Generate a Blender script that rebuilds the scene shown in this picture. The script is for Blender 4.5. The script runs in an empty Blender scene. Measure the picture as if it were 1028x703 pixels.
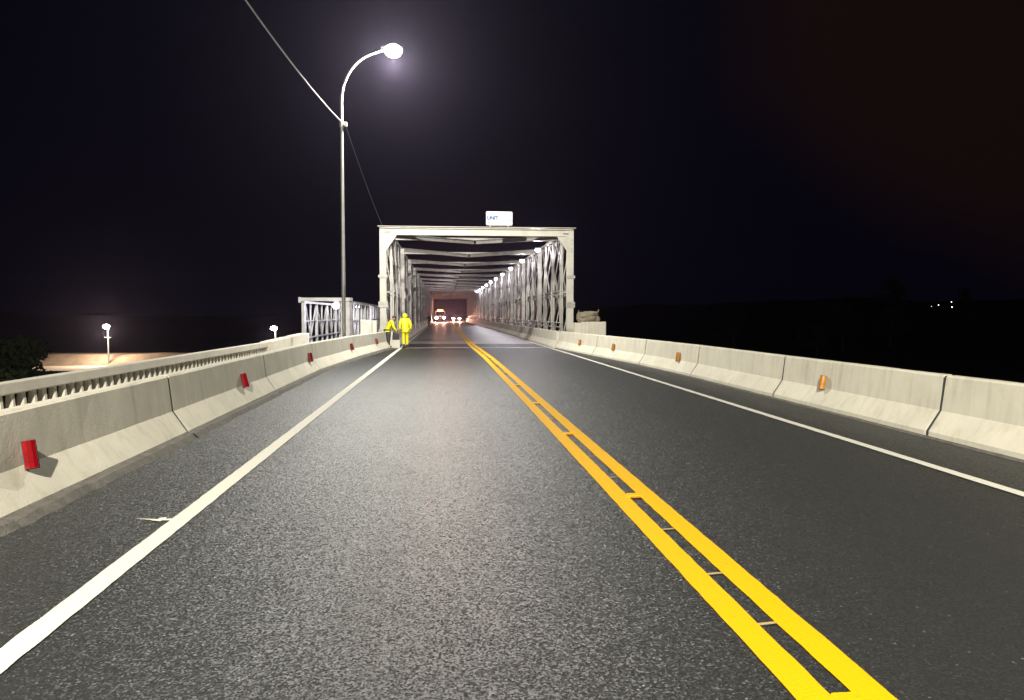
import bpy, bmesh, math, random
from mathutils import Vector, Matrix, noise

R = math.radians
rnd = random.Random(11)
scene = bpy.context.scene
COL = scene.collection

# ------------------------------------------------------------------ camera
cam = bpy.data.objects.new("camera", bpy.data.cameras.new("camera"))
COL.objects.link(cam)
cam.location = (0, 0, 1.6)
cam.rotation_euler = (R(90 - 2.71), 0, R(-5.25))
cam.data.sensor_width = 36
cam.data.lens = 36 * 750 / 1028
cam.data.clip_end = 4000
scene.camera = cam

# ------------------------------------------------------------------ world (night sky, faint town glow on the right)
world = bpy.data.worlds.new("World")
scene.world = world
world.use_nodes = True
wn = world.node_tree
wn.nodes.clear()
w_out = wn.nodes.new("ShaderNodeOutputWorld")
w_bg = wn.nodes.new("ShaderNodeBackground")
w_tc = wn.nodes.new("ShaderNodeTexCoord")
w_dot = wn.nodes.new("ShaderNodeVectorMath"); w_dot.operation = 'DOT_PRODUCT'
w_dot.inputs[1].default_value = Vector((0.66, 0.62, 0.42)).normalized()
w_noise = wn.nodes.new("ShaderNodeTexNoise"); w_noise.inputs['Scale'].default_value = 2.2; w_noise.inputs['Detail'].default_value = 5
w_add = wn.nodes.new("ShaderNodeMath"); w_add.operation = 'MULTIPLY_ADD'; w_add.inputs[1].default_value = 0.10
w_ramp = wn.nodes.new("ShaderNodeValToRGB")
w_ramp.color_ramp.elements[0].position = 0.95; w_ramp.color_ramp.elements[0].color = (0.0012, 0.0010, 0.0034, 1)
w_ramp.color_ramp.elements[1].position = 1.06; w_ramp.color_ramp.elements[1].color = (0.0066, 0.0030, 0.0028, 1)
wn.links.new(w_tc.outputs['Generated'], w_dot.inputs[0])
wn.links.new(w_tc.outputs['Generated'], w_noise.inputs['Vector'])
wn.links.new(w_noise.outputs['Fac'], w_add.inputs[0])
wn.links.new(w_dot.outputs['Value'], w_add.inputs[2])
wn.links.new(w_add.outputs[0], w_ramp.inputs['Fac'])
wn.links.new(w_ramp.outputs['Color'], w_bg.inputs['Color'])
w_bg.inputs['Strength'].default_value = 1.0
wn.links.new(w_bg.outputs[0], w_out.inputs['Surface'])

# ------------------------------------------------------------------ view
vs = scene.view_settings
vs.view_transform = 'Standard'; vs.look = 'None'; vs.exposure = 0.0; vs.gamma = 1.0; vs.use_curve_mapping = False
scene.cycles.max_bounces = 6
scene.cycles.volume_bounces = 0
scene.cycles.sample_clamp_indirect = 4.0
scene.cycles.use_denoising = True

STREET_W = 13000
REAR_W = 52000
TRUSS_LAMP_W = 330
HALO_HAZE = 0.00017

# ================================================================== helpers
class MB:
    """collects boxes, bars and tubes and links them as ONE mesh"""
    def __init__(self): self.bm = bmesh.new()
    def box(self, x0, x1, y0, y1, z0, z1):
        v = [self.bm.verts.new(p) for p in ((x0,y0,z0),(x1,y0,z0),(x1,y1,z0),(x0,y1,z0),(x0,y0,z1),(x1,y0,z1),(x1,y1,z1),(x0,y1,z1))]
        for f in ((0,3,2,1),(4,5,6,7),(0,1,5,4),(1,2,6,5),(2,3,7,6),(3,0,4,7)):
            self.bm.faces.new([v[i] for i in f])
        return self
    def bar(self, a, b, w, d=None, up=(0,0,1)):
        a, b = Vector(a), Vector(b); d = d or w
        t = (b - a).normalized(); up = Vector(up)
        if abs(t.dot(up)) > .98: up = Vector((0,1,0))
        s = t.cross(up).normalized(); u = s.cross(t)
        q = [(-w/2,-d/2),(w/2,-d/2),(w/2,d/2),(-w/2,d/2)]
        A = [self.bm.verts.new(a + s*x + u*y) for x, y in q]
        B = [self.bm.verts.new(b + s*x + u*y) for x, y in q]
        for i in range(4):
            self.bm.faces.new((A[i], A[(i+1)%4], B[(i+1)%4], B[i]))
        self.bm.faces.new(A[::-1]); self.bm.faces.new(B)
        return self
    def tube(self, pts, r, n=8, cap=True):
        pts = [Vector(p) for p in pts]; rings = []
        for i, p in enumerate(pts):
            t = (pts[min(i+1, len(pts)-1)] - pts[max(i-1, 0)]).normalized()
            up = Vector((0,0,1)) if abs(t.z) < .95 else Vector((0,1,0))
            s = t.cross(up).normalized(); u = s.cross(t)
            rr = r[i] if isinstance(r, (list, tuple)) else r
            rings.append([self.bm.verts.new(p + (s*math.cos(2*math.pi*k/n) + u*math.sin(2*math.pi*k/n))*rr) for k in range(n)])
        for A, B in zip(rings, rings[1:]):
            for k in range(n):
                self.bm.faces.new((A[k], A[(k+1)%n], B[(k+1)%n], B[k]))
        if cap:
            self.bm.faces.new(rings[0][::-1]); self.bm.faces.new(rings[-1])
        return self
    def prism(self, poly, axis, a, b):
        """poly: 2-D outline; axis 'x','y','z' is the extrusion direction from a to b"""
        def P(u, v, w): return {'x': (w,u,v), 'y': (u,w,v), 'z': (u,v,w)}[axis]
        A = [self.bm.verts.new(P(u,v,a)) for u, v in poly]; B = [self.bm.verts.new(P(u,v,b)) for u, v in poly]
        n = len(poly)
        for i in range(n): self.bm.faces.new((A[i], A[(i+1)%n], B[(i+1)%n], B[i]))
        self.bm.faces.new(A[::-1]); self.bm.faces.new(B)
        return self
    def ball(self, c, r, sub=2):
        m = bmesh.ops.create_icosphere(self.bm, subdivisions=sub, radius=1.0)
        r = Vector(r) if isinstance(r, (tuple, list)) else Vector((r, r, r))
        for v in m['verts']: v.co = Vector(c) + Vector((v.co.x*r.x, v.co.y*r.y, v.co.z*r.z))
        return self
    def mesh(self, name):
        bmesh.ops.recalc_face_normals(self.bm, faces=self.bm.faces[:])
        me = bpy.data.meshes.new(name); self.bm.to_mesh(me); self.bm.free(); return me
    def build(self, name, mat, parent=None, bevel=0, smooth=False):
        me = self.mesh(name); me.materials.append(mat)
        o = bpy.data.objects.new(name, me); COL.objects.link(o)
        if parent: o.parent = parent
        if bevel:
            m = o.modifiers.new("bevel", 'BEVEL'); m.width = bevel; m.segments = 2; m.limit_method = 'ANGLE'
        if smooth:
            for p in me.polygons: p.use_smooth = True
        return o

def tag(o, label=None, cat=None, group=None, kind=None):
    if label: o['label'] = label
    if cat: o['category'] = cat
    if group: o['group'] = group
    if kind: o['kind'] = kind
    return o

def empty(name, loc=(0,0,0), rz=0.0):
    o = bpy.data.objects.new(name, None); COL.objects.link(o)
    o.location = loc; o.rotation_euler = (0,0,rz); o.empty_display_size = .2
    return o

def copy_tree(o, parent=None):
    kids = list(o.children)
    c = o.copy(); COL.objects.link(c); c.parent = parent
    for ch in kids: copy_tree(ch, c)
    return c

ONES = ['', 'first', 'second', 'third', 'fourth', 'fifth', 'sixth', 'seventh', 'eighth', 'ninth', 'tenth', 'eleventh', 'twelfth', 'thirteenth',
        'fourteenth', 'fifteenth', 'sixteenth', 'seventeenth', 'eighteenth', 'nineteenth', 'twentieth']
def ordinal(k):
    if k <= 20: return ONES[k]
    return {2: 'twenty', 3: 'thirty'}[k // 10] + '-' + ONES[k % 10] if k % 10 else {3: 'thirtieth'}[k // 10]

# ------------------------------------------------------------------ materials
def mat(name, base, rough=.6, metal=0.0, var=None, scale=3.0, bump=0.0, bscale=60.0, spec=.5, detail=6, stretch=(1,1,1), dirt=None, streak=None):
    """principled with world-space noise variation (var = second colour) and noise bump; dirt=(colour, scale, threshold)"""
    m = bpy.data.materials.new(name); m.use_nodes = True
    nt = m.node_tree; b = nt.nodes['Principled BSDF']
    b.inputs['Roughness'].default_value = rough; b.inputs['Metallic'].default_value = metal
    b.inputs['Specular IOR Level'].default_value = spec
    b.inputs['Base Color'].default_value = (*base, 1)
    geo = nt.nodes.new('ShaderNodeNewGeometry')
    mp = nt.nodes.new('ShaderNodeMapping'); mp.inputs['Scale'].default_value = stretch
    nt.links.new(geo.outputs['Position'], mp.inputs['Vector'])
    last = None
    if var:
        n = nt.nodes.new('ShaderNodeTexNoise'); n.inputs['Scale'].default_value = scale; n.inputs['Detail'].default_value = detail
        n.inputs['Roughness'].default_value = .62
        nt.links.new(mp.outputs[0], n.inputs['Vector'])
        rp = nt.nodes.new('ShaderNodeValToRGB')
        rp.color_ramp.elements[0].position = .32; rp.color_ramp.elements[0].color = (*base, 1)
        rp.color_ramp.elements[1].position = .68; rp.color_ramp.elements[1].color = (*var, 1)
        nt.links.new(n.outputs['Fac'], rp.inputs['Fac']); last = rp.outputs['Color']
    if dirt:
        n2 = nt.nodes.new('ShaderNodeTexNoise'); n2.inputs['Scale'].default_value = dirt[1]; n2.inputs['Detail'].default_value = 9
        n2.inputs['Roughness'].default_value = .7
        nt.links.new(geo.outputs['Position'], n2.inputs['Vector'])
        r2 = nt.nodes.new('ShaderNodeValToRGB'); r2.color_ramp.elements[0].position = dirt[2]; r2.color_ramp.elements[1].position = dirt[2] + .16
        nt.links.new(n2.outputs['Fac'], r2.inputs['Fac'])
        mx = nt.nodes.new('ShaderNodeMix'); mx.data_type = 'RGBA'
        mx.inputs['A'].default_value = (*base, 1); mx.inputs['B'].default_value = (*dirt[0], 1)
        if last: nt.links.new(last, mx.inputs['A'])
        nt.links.new(r2.outputs['Color'], mx.inputs['Factor']); last = mx.outputs['Result']
    if streak:
        m3 = nt.nodes.new('ShaderNodeMapping'); m3.inputs['Scale'].default_value = (5, 5, .35); nt.links.new(geo.outputs['Position'], m3.inputs['Vector'])
        n3 = nt.nodes.new('ShaderNodeTexNoise'); n3.inputs['Scale'].default_value = 1.6; n3.inputs['Detail'].default_value = 6; nt.links.new(m3.outputs[0], n3.inputs['Vector'])
        r3 = nt.nodes.new('ShaderNodeValToRGB'); r3.color_ramp.elements[0].position = .50; r3.color_ramp.elements[0].color = (1,1,1,1)
        r3.color_ramp.elements[1].position = .74; r3.color_ramp.elements[1].color = (*streak, 1); nt.links.new(n3.outputs['Fac'], r3.inputs['Fac'])
        x3 = nt.nodes.new('ShaderNodeMix'); x3.data_type = 'RGBA'; x3.blend_type = 'MULTIPLY'; x3.inputs['Factor'].default_value = 1
        nt.links.new(last, x3.inputs['A']); nt.links.new(r3.outputs['Color'], x3.inputs['B']); last = x3.outputs['Result']
    if last: nt.links.new(last, b.inputs['Base Color'])
    if bump:
        nb = nt.nodes.new('ShaderNodeTexNoise'); nb.inputs['Scale'].default_value = bscale; nb.inputs['Detail'].default_value = 4
        nt.links.new(geo.outputs['Position'], nb.inputs['Vector'])
        bp = nt.nodes.new('ShaderNodeBump'); bp.inputs['Strength'].default_value = bump; bp.inputs['Distance'].default_value = .01
        nt.links.new(nb.outputs['Fac'], bp.inputs['Height']); nt.links.new(bp.outputs[0], b.inputs['Normal'])
    return m

def glow(name, color, strength):
    m = bpy.data.materials.new(name); m.use_nodes = True; nt = m.node_tree
    b = nt.nodes['Principled BSDF']; b.inputs['Base Color'].default_value = (*color, 1)
    b.inputs['Emission Color'].default_value = (*color, 1); b.inputs['Emission Strength'].default_value = strength
    return m

def asphalt(name, lo, hi, rough, gloss_var=.12, tilt=.78):
    m = bpy.data.materials.new(name); m.use_nodes = True; nt = m.node_tree; L = nt.links
    b = nt.nodes['Principled BSDF']; b.inputs['Specular Tint'].default_value = (.90, .97, 1.0, 1)
    geo = nt.nodes.new('ShaderNodeNewGeometry')
    # aggregate
    vo = nt.nodes.new('ShaderNodeTexVoronoi'); vo.inputs['Scale'].default_value = 75
    L.new(geo.outputs['Position'], vo.inputs['Vector'])
    n1 = nt.nodes.new('ShaderNodeTexNoise'); n1.inputs['Scale'].default_value = 55; n1.inputs['Detail'].default_value = 5; n1.inputs['Roughness'].default_value = .7
    L.new(geo.outputs['Position'], n1.inputs['Vector'])
    # wheel paths and paver seams: noise drawn out along the road
    mp = nt.nodes.new('ShaderNodeMapping'); mp.inputs['Scale'].default_value = (1.3, .045, 1)
    L.new(geo.outputs['Position'], mp.inputs['Vector'])
    n2 = nt.nodes.new('ShaderNodeTexNoise'); n2.inputs['Scale'].default_value = 1.6; n2.inputs['Detail'].default_value = 5
    L.new(mp.outputs[0], n2.inputs['Vector'])
    # blotches
    n3 = nt.nodes.new('ShaderNodeTexNoise'); n3.inputs['Scale'].default_value = .9; n3.inputs['Detail'].default_value = 7; n3.inputs['Roughness'].default_value = .65
    L.new(geo.outputs['Position'], n3.inputs['Vector'])
    a = nt.nodes.new('ShaderNodeMath'); a.operation = 'MULTIPLY_ADD'; a.inputs[1].default_value = .40
    L.new(n1.outputs['Fac'], a.inputs[0])
    a2 = nt.nodes.new('ShaderNodeMath'); a2.operation = 'MULTIPLY_ADD'; a2.inputs[1].default_value = .62
    L.new(n2.outputs['Fac'], a2.inputs[0]); L.new(a.outputs[0], a2.inputs[2])
    a3 = nt.nodes.new('ShaderNodeMath'); a3.operation = 'MULTIPLY_ADD'; a3.inputs[1].default_value = .44
    L.new(n3.outputs['Fac'], a3.inputs[0]); L.new(a2.outputs[0], a3.inputs[2])
    L.new(vo.outputs['Color'], a.inputs[2]) if False else None
    sep = nt.nodes.new('ShaderNodeSeparateColor'); L.new(vo.outputs['Color'], sep.inputs[0])
    a4 = nt.nodes.new('ShaderNodeMath'); a4.operation = 'MULTIPLY_ADD'; a4.inputs[1].default_value = .50
    L.new(sep.outputs[0], a4.inputs[0]); L.new(a3.outputs[0], a4.inputs[2])
    rp = nt.nodes.new('ShaderNodeValToRGB')
    rp.color_ramp.elements[0].position = .80; rp.color_ramp.elements[0].color = (*lo, 1)
    rp.color_ramp.elements[1].position = 1.12; rp.color_ramp.elements[1].color = (*hi, 1)
    L.new(a4.outputs[0], rp.inputs['Fac'])
    # pale chips
    v2 = nt.nodes.new('ShaderNodeTexVoronoi'); v2.inputs['Scale'].default_value = 34; L.new(geo.outputs['Position'], v2.inputs['Vector'])
    s2 = nt.nodes.new('ShaderNodeSeparateColor'); L.new(v2.outputs['Color'], s2.inputs[0])
    c1 = nt.nodes.new('ShaderNodeMath'); c1.operation = 'GREATER_THAN'; c1.inputs[1].default_value = .965; L.new(s2.outputs[1], c1.inputs[0])
    c2 = nt.nodes.new('ShaderNodeMath'); c2.operation = 'LESS_THAN'; c2.inputs[1].default_value = .22; L.new(v2.outputs['Distance'], c2.inputs[0])
    c3 = nt.nodes.new('ShaderNodeMath'); c3.operation = 'MULTIPLY'; L.new(c1.outputs[0], c3.inputs[0]); L.new(c2.outputs[0], c3.inputs[1])
    mx = nt.nodes.new('ShaderNodeMix'); mx.data_type = 'RGBA'; mx.inputs['B'].default_value = (.16, .158, .15, 1)
    L.new(rp.outputs['Color'], mx.inputs['A']); L.new(c3.outputs[0], mx.inputs['Factor'])
    L.new(mx.outputs['Result'], b.inputs['Base Color'])
    rr = nt.nodes.new('ShaderNodeMath'); rr.operation = 'MULTIPLY_ADD'; rr.inputs[1].default_value = gloss_var; rr.inputs[2].default_value = rough - gloss_var/2
    L.new(a3.outputs[0], rr.inputs[0]); L.new(rr.outputs[0], b.inputs['Roughness'])
    # some stones are polished, some dull
    sp = nt.nodes.new('ShaderNodeMapRange'); sp.inputs['From Min'].default_value = .84; sp.inputs['From Max'].default_value = 1.24
    sp.inputs['To Min'].default_value = .02; sp.inputs['To Max'].default_value = .48
    L.new(a4.outputs[0], sp.inputs['Value']); L.new(sp.outputs[0], b.inputs['Specular IOR Level'])
    hm = nt.nodes.new('ShaderNodeMath'); hm.operation = 'MULTIPLY_ADD'; hm.inputs[1].default_value = .8
    L.new(vo.outputs['Distance'], hm.inputs[0]); L.new(n1.outputs['Fac'], hm.inputs[2])
    bp = nt.nodes.new('ShaderNodeBump'); bp.inputs['Strength'].default_value = .35; bp.inputs['Distance'].default_value = .003
    # every stone of the surface lies at its own small tilt
    tv = nt.nodes.new('ShaderNodeVectorMath'); tv.operation = 'SUBTRACT'; tv.inputs[1].default_value = (.5, .5, .5)
    v3 = nt.nodes.new('ShaderNodeTexVoronoi'); v3.inputs['Scale'].default_value = 102; L.new(geo.outputs['Position'], v3.inputs['Vector'])
    L.new(v3.outputs['Color'], tv.inputs[0])
    ts = nt.nodes.new('ShaderNodeVectorMath'); ts.operation = 'SCALE'; ts.inputs['Scale'].default_value = tilt; L.new(tv.outputs[0], ts.inputs[0])
    ta = nt.nodes.new('ShaderNodeVectorMath'); ta.operation = 'ADD'; L.new(ts.outputs[0], ta.inputs[0]); L.new(geo.outputs['Normal'], ta.inputs[1])
    tn = nt.nodes.new('ShaderNodeVectorMath'); tn.operation = 'NORMALIZE'; L.new(ta.outputs[0], tn.inputs[0]); L.new(tn.outputs[0], bp.inputs['Normal'])
    L.new(hm.outputs[0], bp.inputs['Height']); L.new(bp.outputs[0], b.inputs['Normal'])
    return m

def paint(name, col, worn, thr, scale=22):
    m = mat(name, col, rough=.7, spec=.12, dirt=(worn, scale, thr), bump=.35, bscale=80)
    return m

M_ASPH = asphalt('asphalt', (.0002,.0002,.0002), (.015,.0153,.0157), .44)
M_PATCH = asphalt('fresh_asphalt', (.0015,.0015,.0015), (.011,.011,.011), .44)
M_DECK = mat('deck_surface', (.12,.113,.11), rough=.5, var=(.20,.19,.185), scale=.8, bump=.3, bscale=40, stretch=(1.2,.12,1))
M_WHITE = paint('white_road_paint', (.55,.54,.49), (.25,.24,.22), .58)
M_TICK = paint('tan_tick_paint', (.34,.26,.13), (.2,.16,.08), .55)
M_YELLOW = paint('yellow_road_paint', (.60,.325,.0), (.34,.19,.001), .60)
M_CONC = mat('barrier_concrete', (.56,.535,.45), rough=.85, var=(.46,.44,.37), scale=1.3, bump=.25, bscale=45, dirt=((.41,.39,.325), 2.3, .60), streak=(.84,.83,.80))
M_CONCD = mat('weathered_concrete', (.52,.50,.44), rough=.9, var=(.42,.40,.35), scale=1.7, bump=.35, bscale=35, dirt=((.27,.26,.23), 3.1, .58))
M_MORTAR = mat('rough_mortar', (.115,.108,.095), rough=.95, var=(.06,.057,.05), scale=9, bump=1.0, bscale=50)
M_STEEL = mat('galvanised_steel', (.36,.345,.325), rough=.5, metal=.35, var=(.25,.24,.225), scale=2.5, dirt=((.13,.115,.095), 4.0, .56))
M_STEEL2 = mat('pale_steel', (.40,.395,.40), rough=.5, metal=.3, var=(.27,.27,.28), scale=3, dirt=((.15,.145,.14), 3.5, .60))
M_LITSTEEL = mat('cream_lit_steel', (.42,.405,.355), rough=.5, var=(.33,.32,.28), scale=2.2, dirt=((.22,.18,.13), 3.5, .62))  # galvanised steel again, with the cream of the lamplight put into its colour
M_POLE = mat('lamp_pole_steel', (.34,.34,.33), rough=.45, metal=.5, var=(.26,.26,.255), scale=4)
M_DARK = mat('dark_metal', (.03,.03,.03), rough=.5, var=(.05,.05,.05), scale=6)
M_BLACK = mat('black_rubber', (.015,.015,.015), rough=.8, var=(.03,.03,.03), scale=12)
M_RED = mat('red_reflector', (.20,.002,.005), rough=.18, var=(.12,.0015,.003), scale=20, spec=.8)
M_AMBER = mat('amber_reflector', (.42,.18,.008), rough=.2, var=(.25,.10,.006), scale=20, spec=.8)
M_LENS = glow('lamp_lens', (1.0,.93,.82), 60)
M_WLENS = glow('white_lens', (.92,.88,1.0), 30)
M_FARLENS = glow('far_lens', (1.0,.86,.84), 55)
M_DOT = glow('distant_lens', (1.0,.9,.85), 6)
M_SIGN = mat('sign_white', (.52,.53,.54), rough=.6, var=(.48,.49,.50), scale=5)
M_SIGNBLUE = mat('sign_blue', (.008,.05,.16), rough=.6, var=(.01,.06,.2), scale=9)
M_SIGNGREY = mat('sign_grey', (.22,.24,.25), rough=.6, var=(.28,.3,.31), scale=9)
M_CABLE = mat('cable', (.42,.42,.42), rough=.5, var=(.3,.3,.3), scale=9)
M_THINCABLE = mat('dark_cable', (.12,.12,.12), rough=.6, var=(.08,.08,.08), scale=9)
M_GRASS = mat('dark_ground', (.016,.019,.011), rough=.95, spec=.1, var=(.026,.025,.017), scale=.25, bump=.6, bscale=4)
M_WATER = mat('river_water', (.01,.013,.016), rough=.12, var=(.012,.016,.018), scale=.1, bump=.5, bscale=.8)
M_QUAY = mat('pale_road', (.44,.38,.31), rough=.85, var=(.34,.29,.23), scale=.5)
M_EMB = mat('brown_bank', (.24,.17,.12), rough=.95, var=(.12,.095,.065), scale=.5, bump=.8, bscale=3)
M_LEAF = mat('leaf', (.008,.013,.005), rough=.8, spec=.08, var=(.016,.023,.008), scale=3)
M_LEAF2 = mat('dark_leaf', (.010,.016,.007), rough=.8, spec=.1, var=(.016,.022,.009), scale=2)
M_BARK = mat('bark', (.035,.027,.02), rough=.95, spec=.1, var=(.02,.017,.013), scale=8, bump=.6, bscale=20)
M_HIVIS = mat('yellow_rainwear', (.70,.63,.005), rough=.5, var=(.55,.50,.004), scale=9)
M_NAVY = mat('dark_clothing', (.03,.03,.04), rough=.8, var=(.05,.045,.05), scale=9)
M_SKIN = mat('skin', (.33,.19,.12), rough=.5, var=(.29,.16,.10), scale=14)
M_HAIR = mat('black_hair', (.015,.012,.01), rough=.6, var=(.03,.025,.02), scale=30)
M_SACK = mat('bundle_canvas', (.23,.20,.14), rough=.95, var=(.14,.12,.08), scale=5, bump=.9, bscale=25)
M_TRUCK = mat('truck_paint', (.55,.55,.55), rough=.3, var=(.5,.5,.5), scale=3)
M_CAR = mat('car_paint', (.12,.13,.16), rough=.25, var=(.10,.11,.14), scale=3)
M_GLASS = mat('dark_glass', (.01,.012,.015), rough=.05, var=(.015,.017,.02), scale=3)
M_HEAD = glow('headlight_glow', (1.0,.82,.60), 260)
M_BEACON = glow('amber_beacon', (1.0,.50,.06), 26)

# ================================================================== terrain, water, road
def smooth(a, b, x):
    t = max(0, min(1, (x - a) / (b - a))); return t*t*(3 - 2*t)
def ground_z(x, y):
    z = -7.2 + .5*noise.noise(Vector((x*.03, y*.03, 0)))
    ch = smooth(42, 54, y) * (1 - smooth(92, 104, y))              # river channel
    z -= 4.0*ch
    emb = (1 - smooth(6.9, 22, abs(x - 1))) * ((1 - smooth(34, 46, y)) + smooth(172, 186, y))   # raised approaches at both bridge ends
    z = z*(1 - emb) + (-.45)*emb
    hill = smooth(45, 160, x) * smooth(140, 290, y)                 # low hill beyond the river on the right
    z += hill*(15 + 4.0*noise.noise(Vector((x*.012, y*.012, 3))) + 1.5*noise.noise(Vector((x*.05, y*.05, 7))))
    back = smooth(420, 700, y)
    z += back*(1-hill)*(8 + 6*noise.noise(Vector((x*.006, 2, 5))))
    if -90 < x < -18 and 104 < y < 118: z = min(z, -7.0)
    return z
def axis_steps(lo, hi, flo, fhi, fine, coarse):
    out, v = [], lo
    while v < hi:
        out.append(v); v += fine if flo <= v < fhi else coarse
    out.append(hi); return out
bm = bmesh.new()
gx = axis_steps(-800, 800, -110, 200, 4, 30); gy = axis_steps(-300, 1200, -30, 330, 4, 30)
grid = [[bm.verts.new((x, y, ground_z(x, y))) for x in gx] for y in gy]
for j in range(len(gy)-1):
    for i in range(len(gx)-1):
        bm.faces.new((grid[j][i], grid[j][i+1], grid[j+1][i+1], grid[j+1][i]))
me = bpy.data.meshes.new('ground'); bm.to_mesh(me); bm.free(); me.materials.append(M_GRASS)
for p in me.polygons: p.use_smooth = True
o = bpy.data.objects.new('ground', me); COL.objects.link(o); tag(o, kind='structure')

def sheet(name, pts, z, m):
    bm = bmesh.new(); f = bm.faces.new([bm.verts.new((x, y, z)) for x, y in pts])
    if f.normal.z < 0: bmesh.ops.reverse_faces(bm, faces=[f])
    bm.normal_update()
    for f in bm.faces:
        if f.normal.z < 0: f.normal_flip()
    me = bpy.data.meshes.new(name); bm.to_mesh(me); bm.free(); me.materials.append(m)
    o = bpy.data.objects.new(name, me); COL.objects.link(o); return tag(o, kind='structure')
sheet('river', [(-800, 40), (800, 40), (800, 106), (-800, 106)], -8.6, M_WATER)
MB().box(-4.2, 7.3, -60, 36.0, -.5, 0).build('road', M_ASPH)
tag(bpy.data.objects['road'], kind='structure')
MB().box(-6.0, -4.21, -60, 31.8, -.6, -.12).build('footpath', M_CONCD)
tag(bpy.data.objects['footpath'], kind='structure')
MB().box(-2.75, 5.75, 36.16, 186.5, -.25, 0).build('bridge_roadway', M_DECK)
tag(bpy.data.objects['bridge_roadway'], kind='structure')
MB().box(-4.2, 7.3, 186.66, 330, -.5, 0).build('far_road', M_ASPH)
tag(bpy.data.objects['far_road'], kind='structure')
sheet('resurfaced_strip', [(-3.1, 29.2), (6.0, 29.4), (5.4, 35.9), (-2.5, 35.9)], .004, M_PATCH)
sheet('bridge_resurfaced_strip', [(-2.3, 36.2), (5.3, 36.2), (5.3, 40.6), (-2.3, 41.4)], .004, M_PATCH)
MB().box(-2.9, 5.9, 35.98, 36.18, -.12, .012).build('expansion_joint', M_STEEL)
tag(bpy.data.objects['expansion_joint'], kind='structure')

def wavy_line(name, path, w, m, z=.009, jag=.0035):
    """painted line: a strip with slightly ragged edges"""
    bm = bmesh.new(); prev = None
    for (xa, ya), (xb, yb) in zip(path, path[1:]):
        n = max(2, int((yb - ya) / (.12 if ya < 14 else .8)))
        for i in range(n + 1):
            t = i/n; x = xa + (xb-xa)*t; y = ya + (yb-ya)*t
            a = bm.verts.new((x - w/2 + rnd.uniform(-jag, jag), y, z)); b = bm.verts.new((x + w/2 + rnd.uniform(-jag, jag), y, z))
            if prev: bm.faces.new((prev[0], prev[1], b, a))
            prev = (a, b)
    me = bpy.data.meshes.new(name); bm.to_mesh(me); bm.free(); me.materials.append(m)
    o = bpy.data.objects.new(name, me); COL.objects.link(o); return tag(o, kind='structure')
wavy_line('edge_line', [(-2.04, -30), (-2.04, 30), (-2.03, 36), (-2.0, 186)], .15, M_WHITE)
wavy_line('edge_line', [(5.12, -30), (5.12, 30), (5.05, 36), (5.02, 186)], .13, M_WHITE)
wavy_line('centre_line', [(1.52, -30), (1.535, 22), (1.53, 28), (1.37, 40), (1.36, 330)], .16, M_YELLOW, jag=.003)
wavy_line('centre_line', [(1.785, -30), (1.79, 22), (1.77, 28), (1.60, 40), (1.59, 330)], .16, M_YELLOW, jag=.003)
for yy, xx in ((8.22,1.655),(7.12,1.65),(5.34,1.655),(4.38,1.65),(3.63,1.655),(11.3,1.655),(12.3,1.655),(15.0,1.66)):
    sheet('layout_tick', [(xx-.055, yy), (xx+.06, yy+.02), (xx+.06, yy+.045), (xx-.055, yy+.028)], .007, M_TICK)

# raised pavement markers between the yellow lines
def marker():
    r = empty('pavement_marker')
    MB().prism([(-.075,0),(.075,0),(.055,.022),(-.055,.022)], 'y', -.05, .05).build('casing', M_YELLOW, r, bevel=.004)
    MB().box(-.05, .05, -.056, -.049, .004, .017).build('reflector', M_AMBER, r)
    return r
pm = marker()
for k, y in enumerate((2.86, 6.36, 9.8, 13.25, 16.7, 20.15, 23.6, 27.05, 30.5, 33.9)):
    o = pm if k == 0 else copy_tree(pm)
    o.location = (1.66 if y < 29 else 1.58, y, .005)
    tag(o, 'raised yellow pavement marker between the double yellow lines, %s counted from the near end' % ordinal(k+1), 'road marker', 'raised markers along the centre lines')
# small paint splash by the left edge line
bm = bmesh.new(); c = bm.verts.new((-2.2, 5.97, .0065)); ring = []
for k in range(14):
    a = k/14*2*math.pi; rr = rnd.uniform(.02, .075) * (2.2 if k in (6, 7) else 1)
    ring.append(bm.verts.new((-2.2 + 1.6*rr*math.cos(a), 5.97 + rr*math.sin(a), .0065)))
for k in range(14): bm.faces.new((c, ring[k], ring[(k+1) % 14]))
me = bpy.data.meshes.new('paint_splash'); bm.to_mesh(me); bm.free(); me.materials.append(M_WHITE)
o = bpy.data.objects.new('paint_splash', me); COL.objects.link(o); tag(o, kind='structure')

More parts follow.
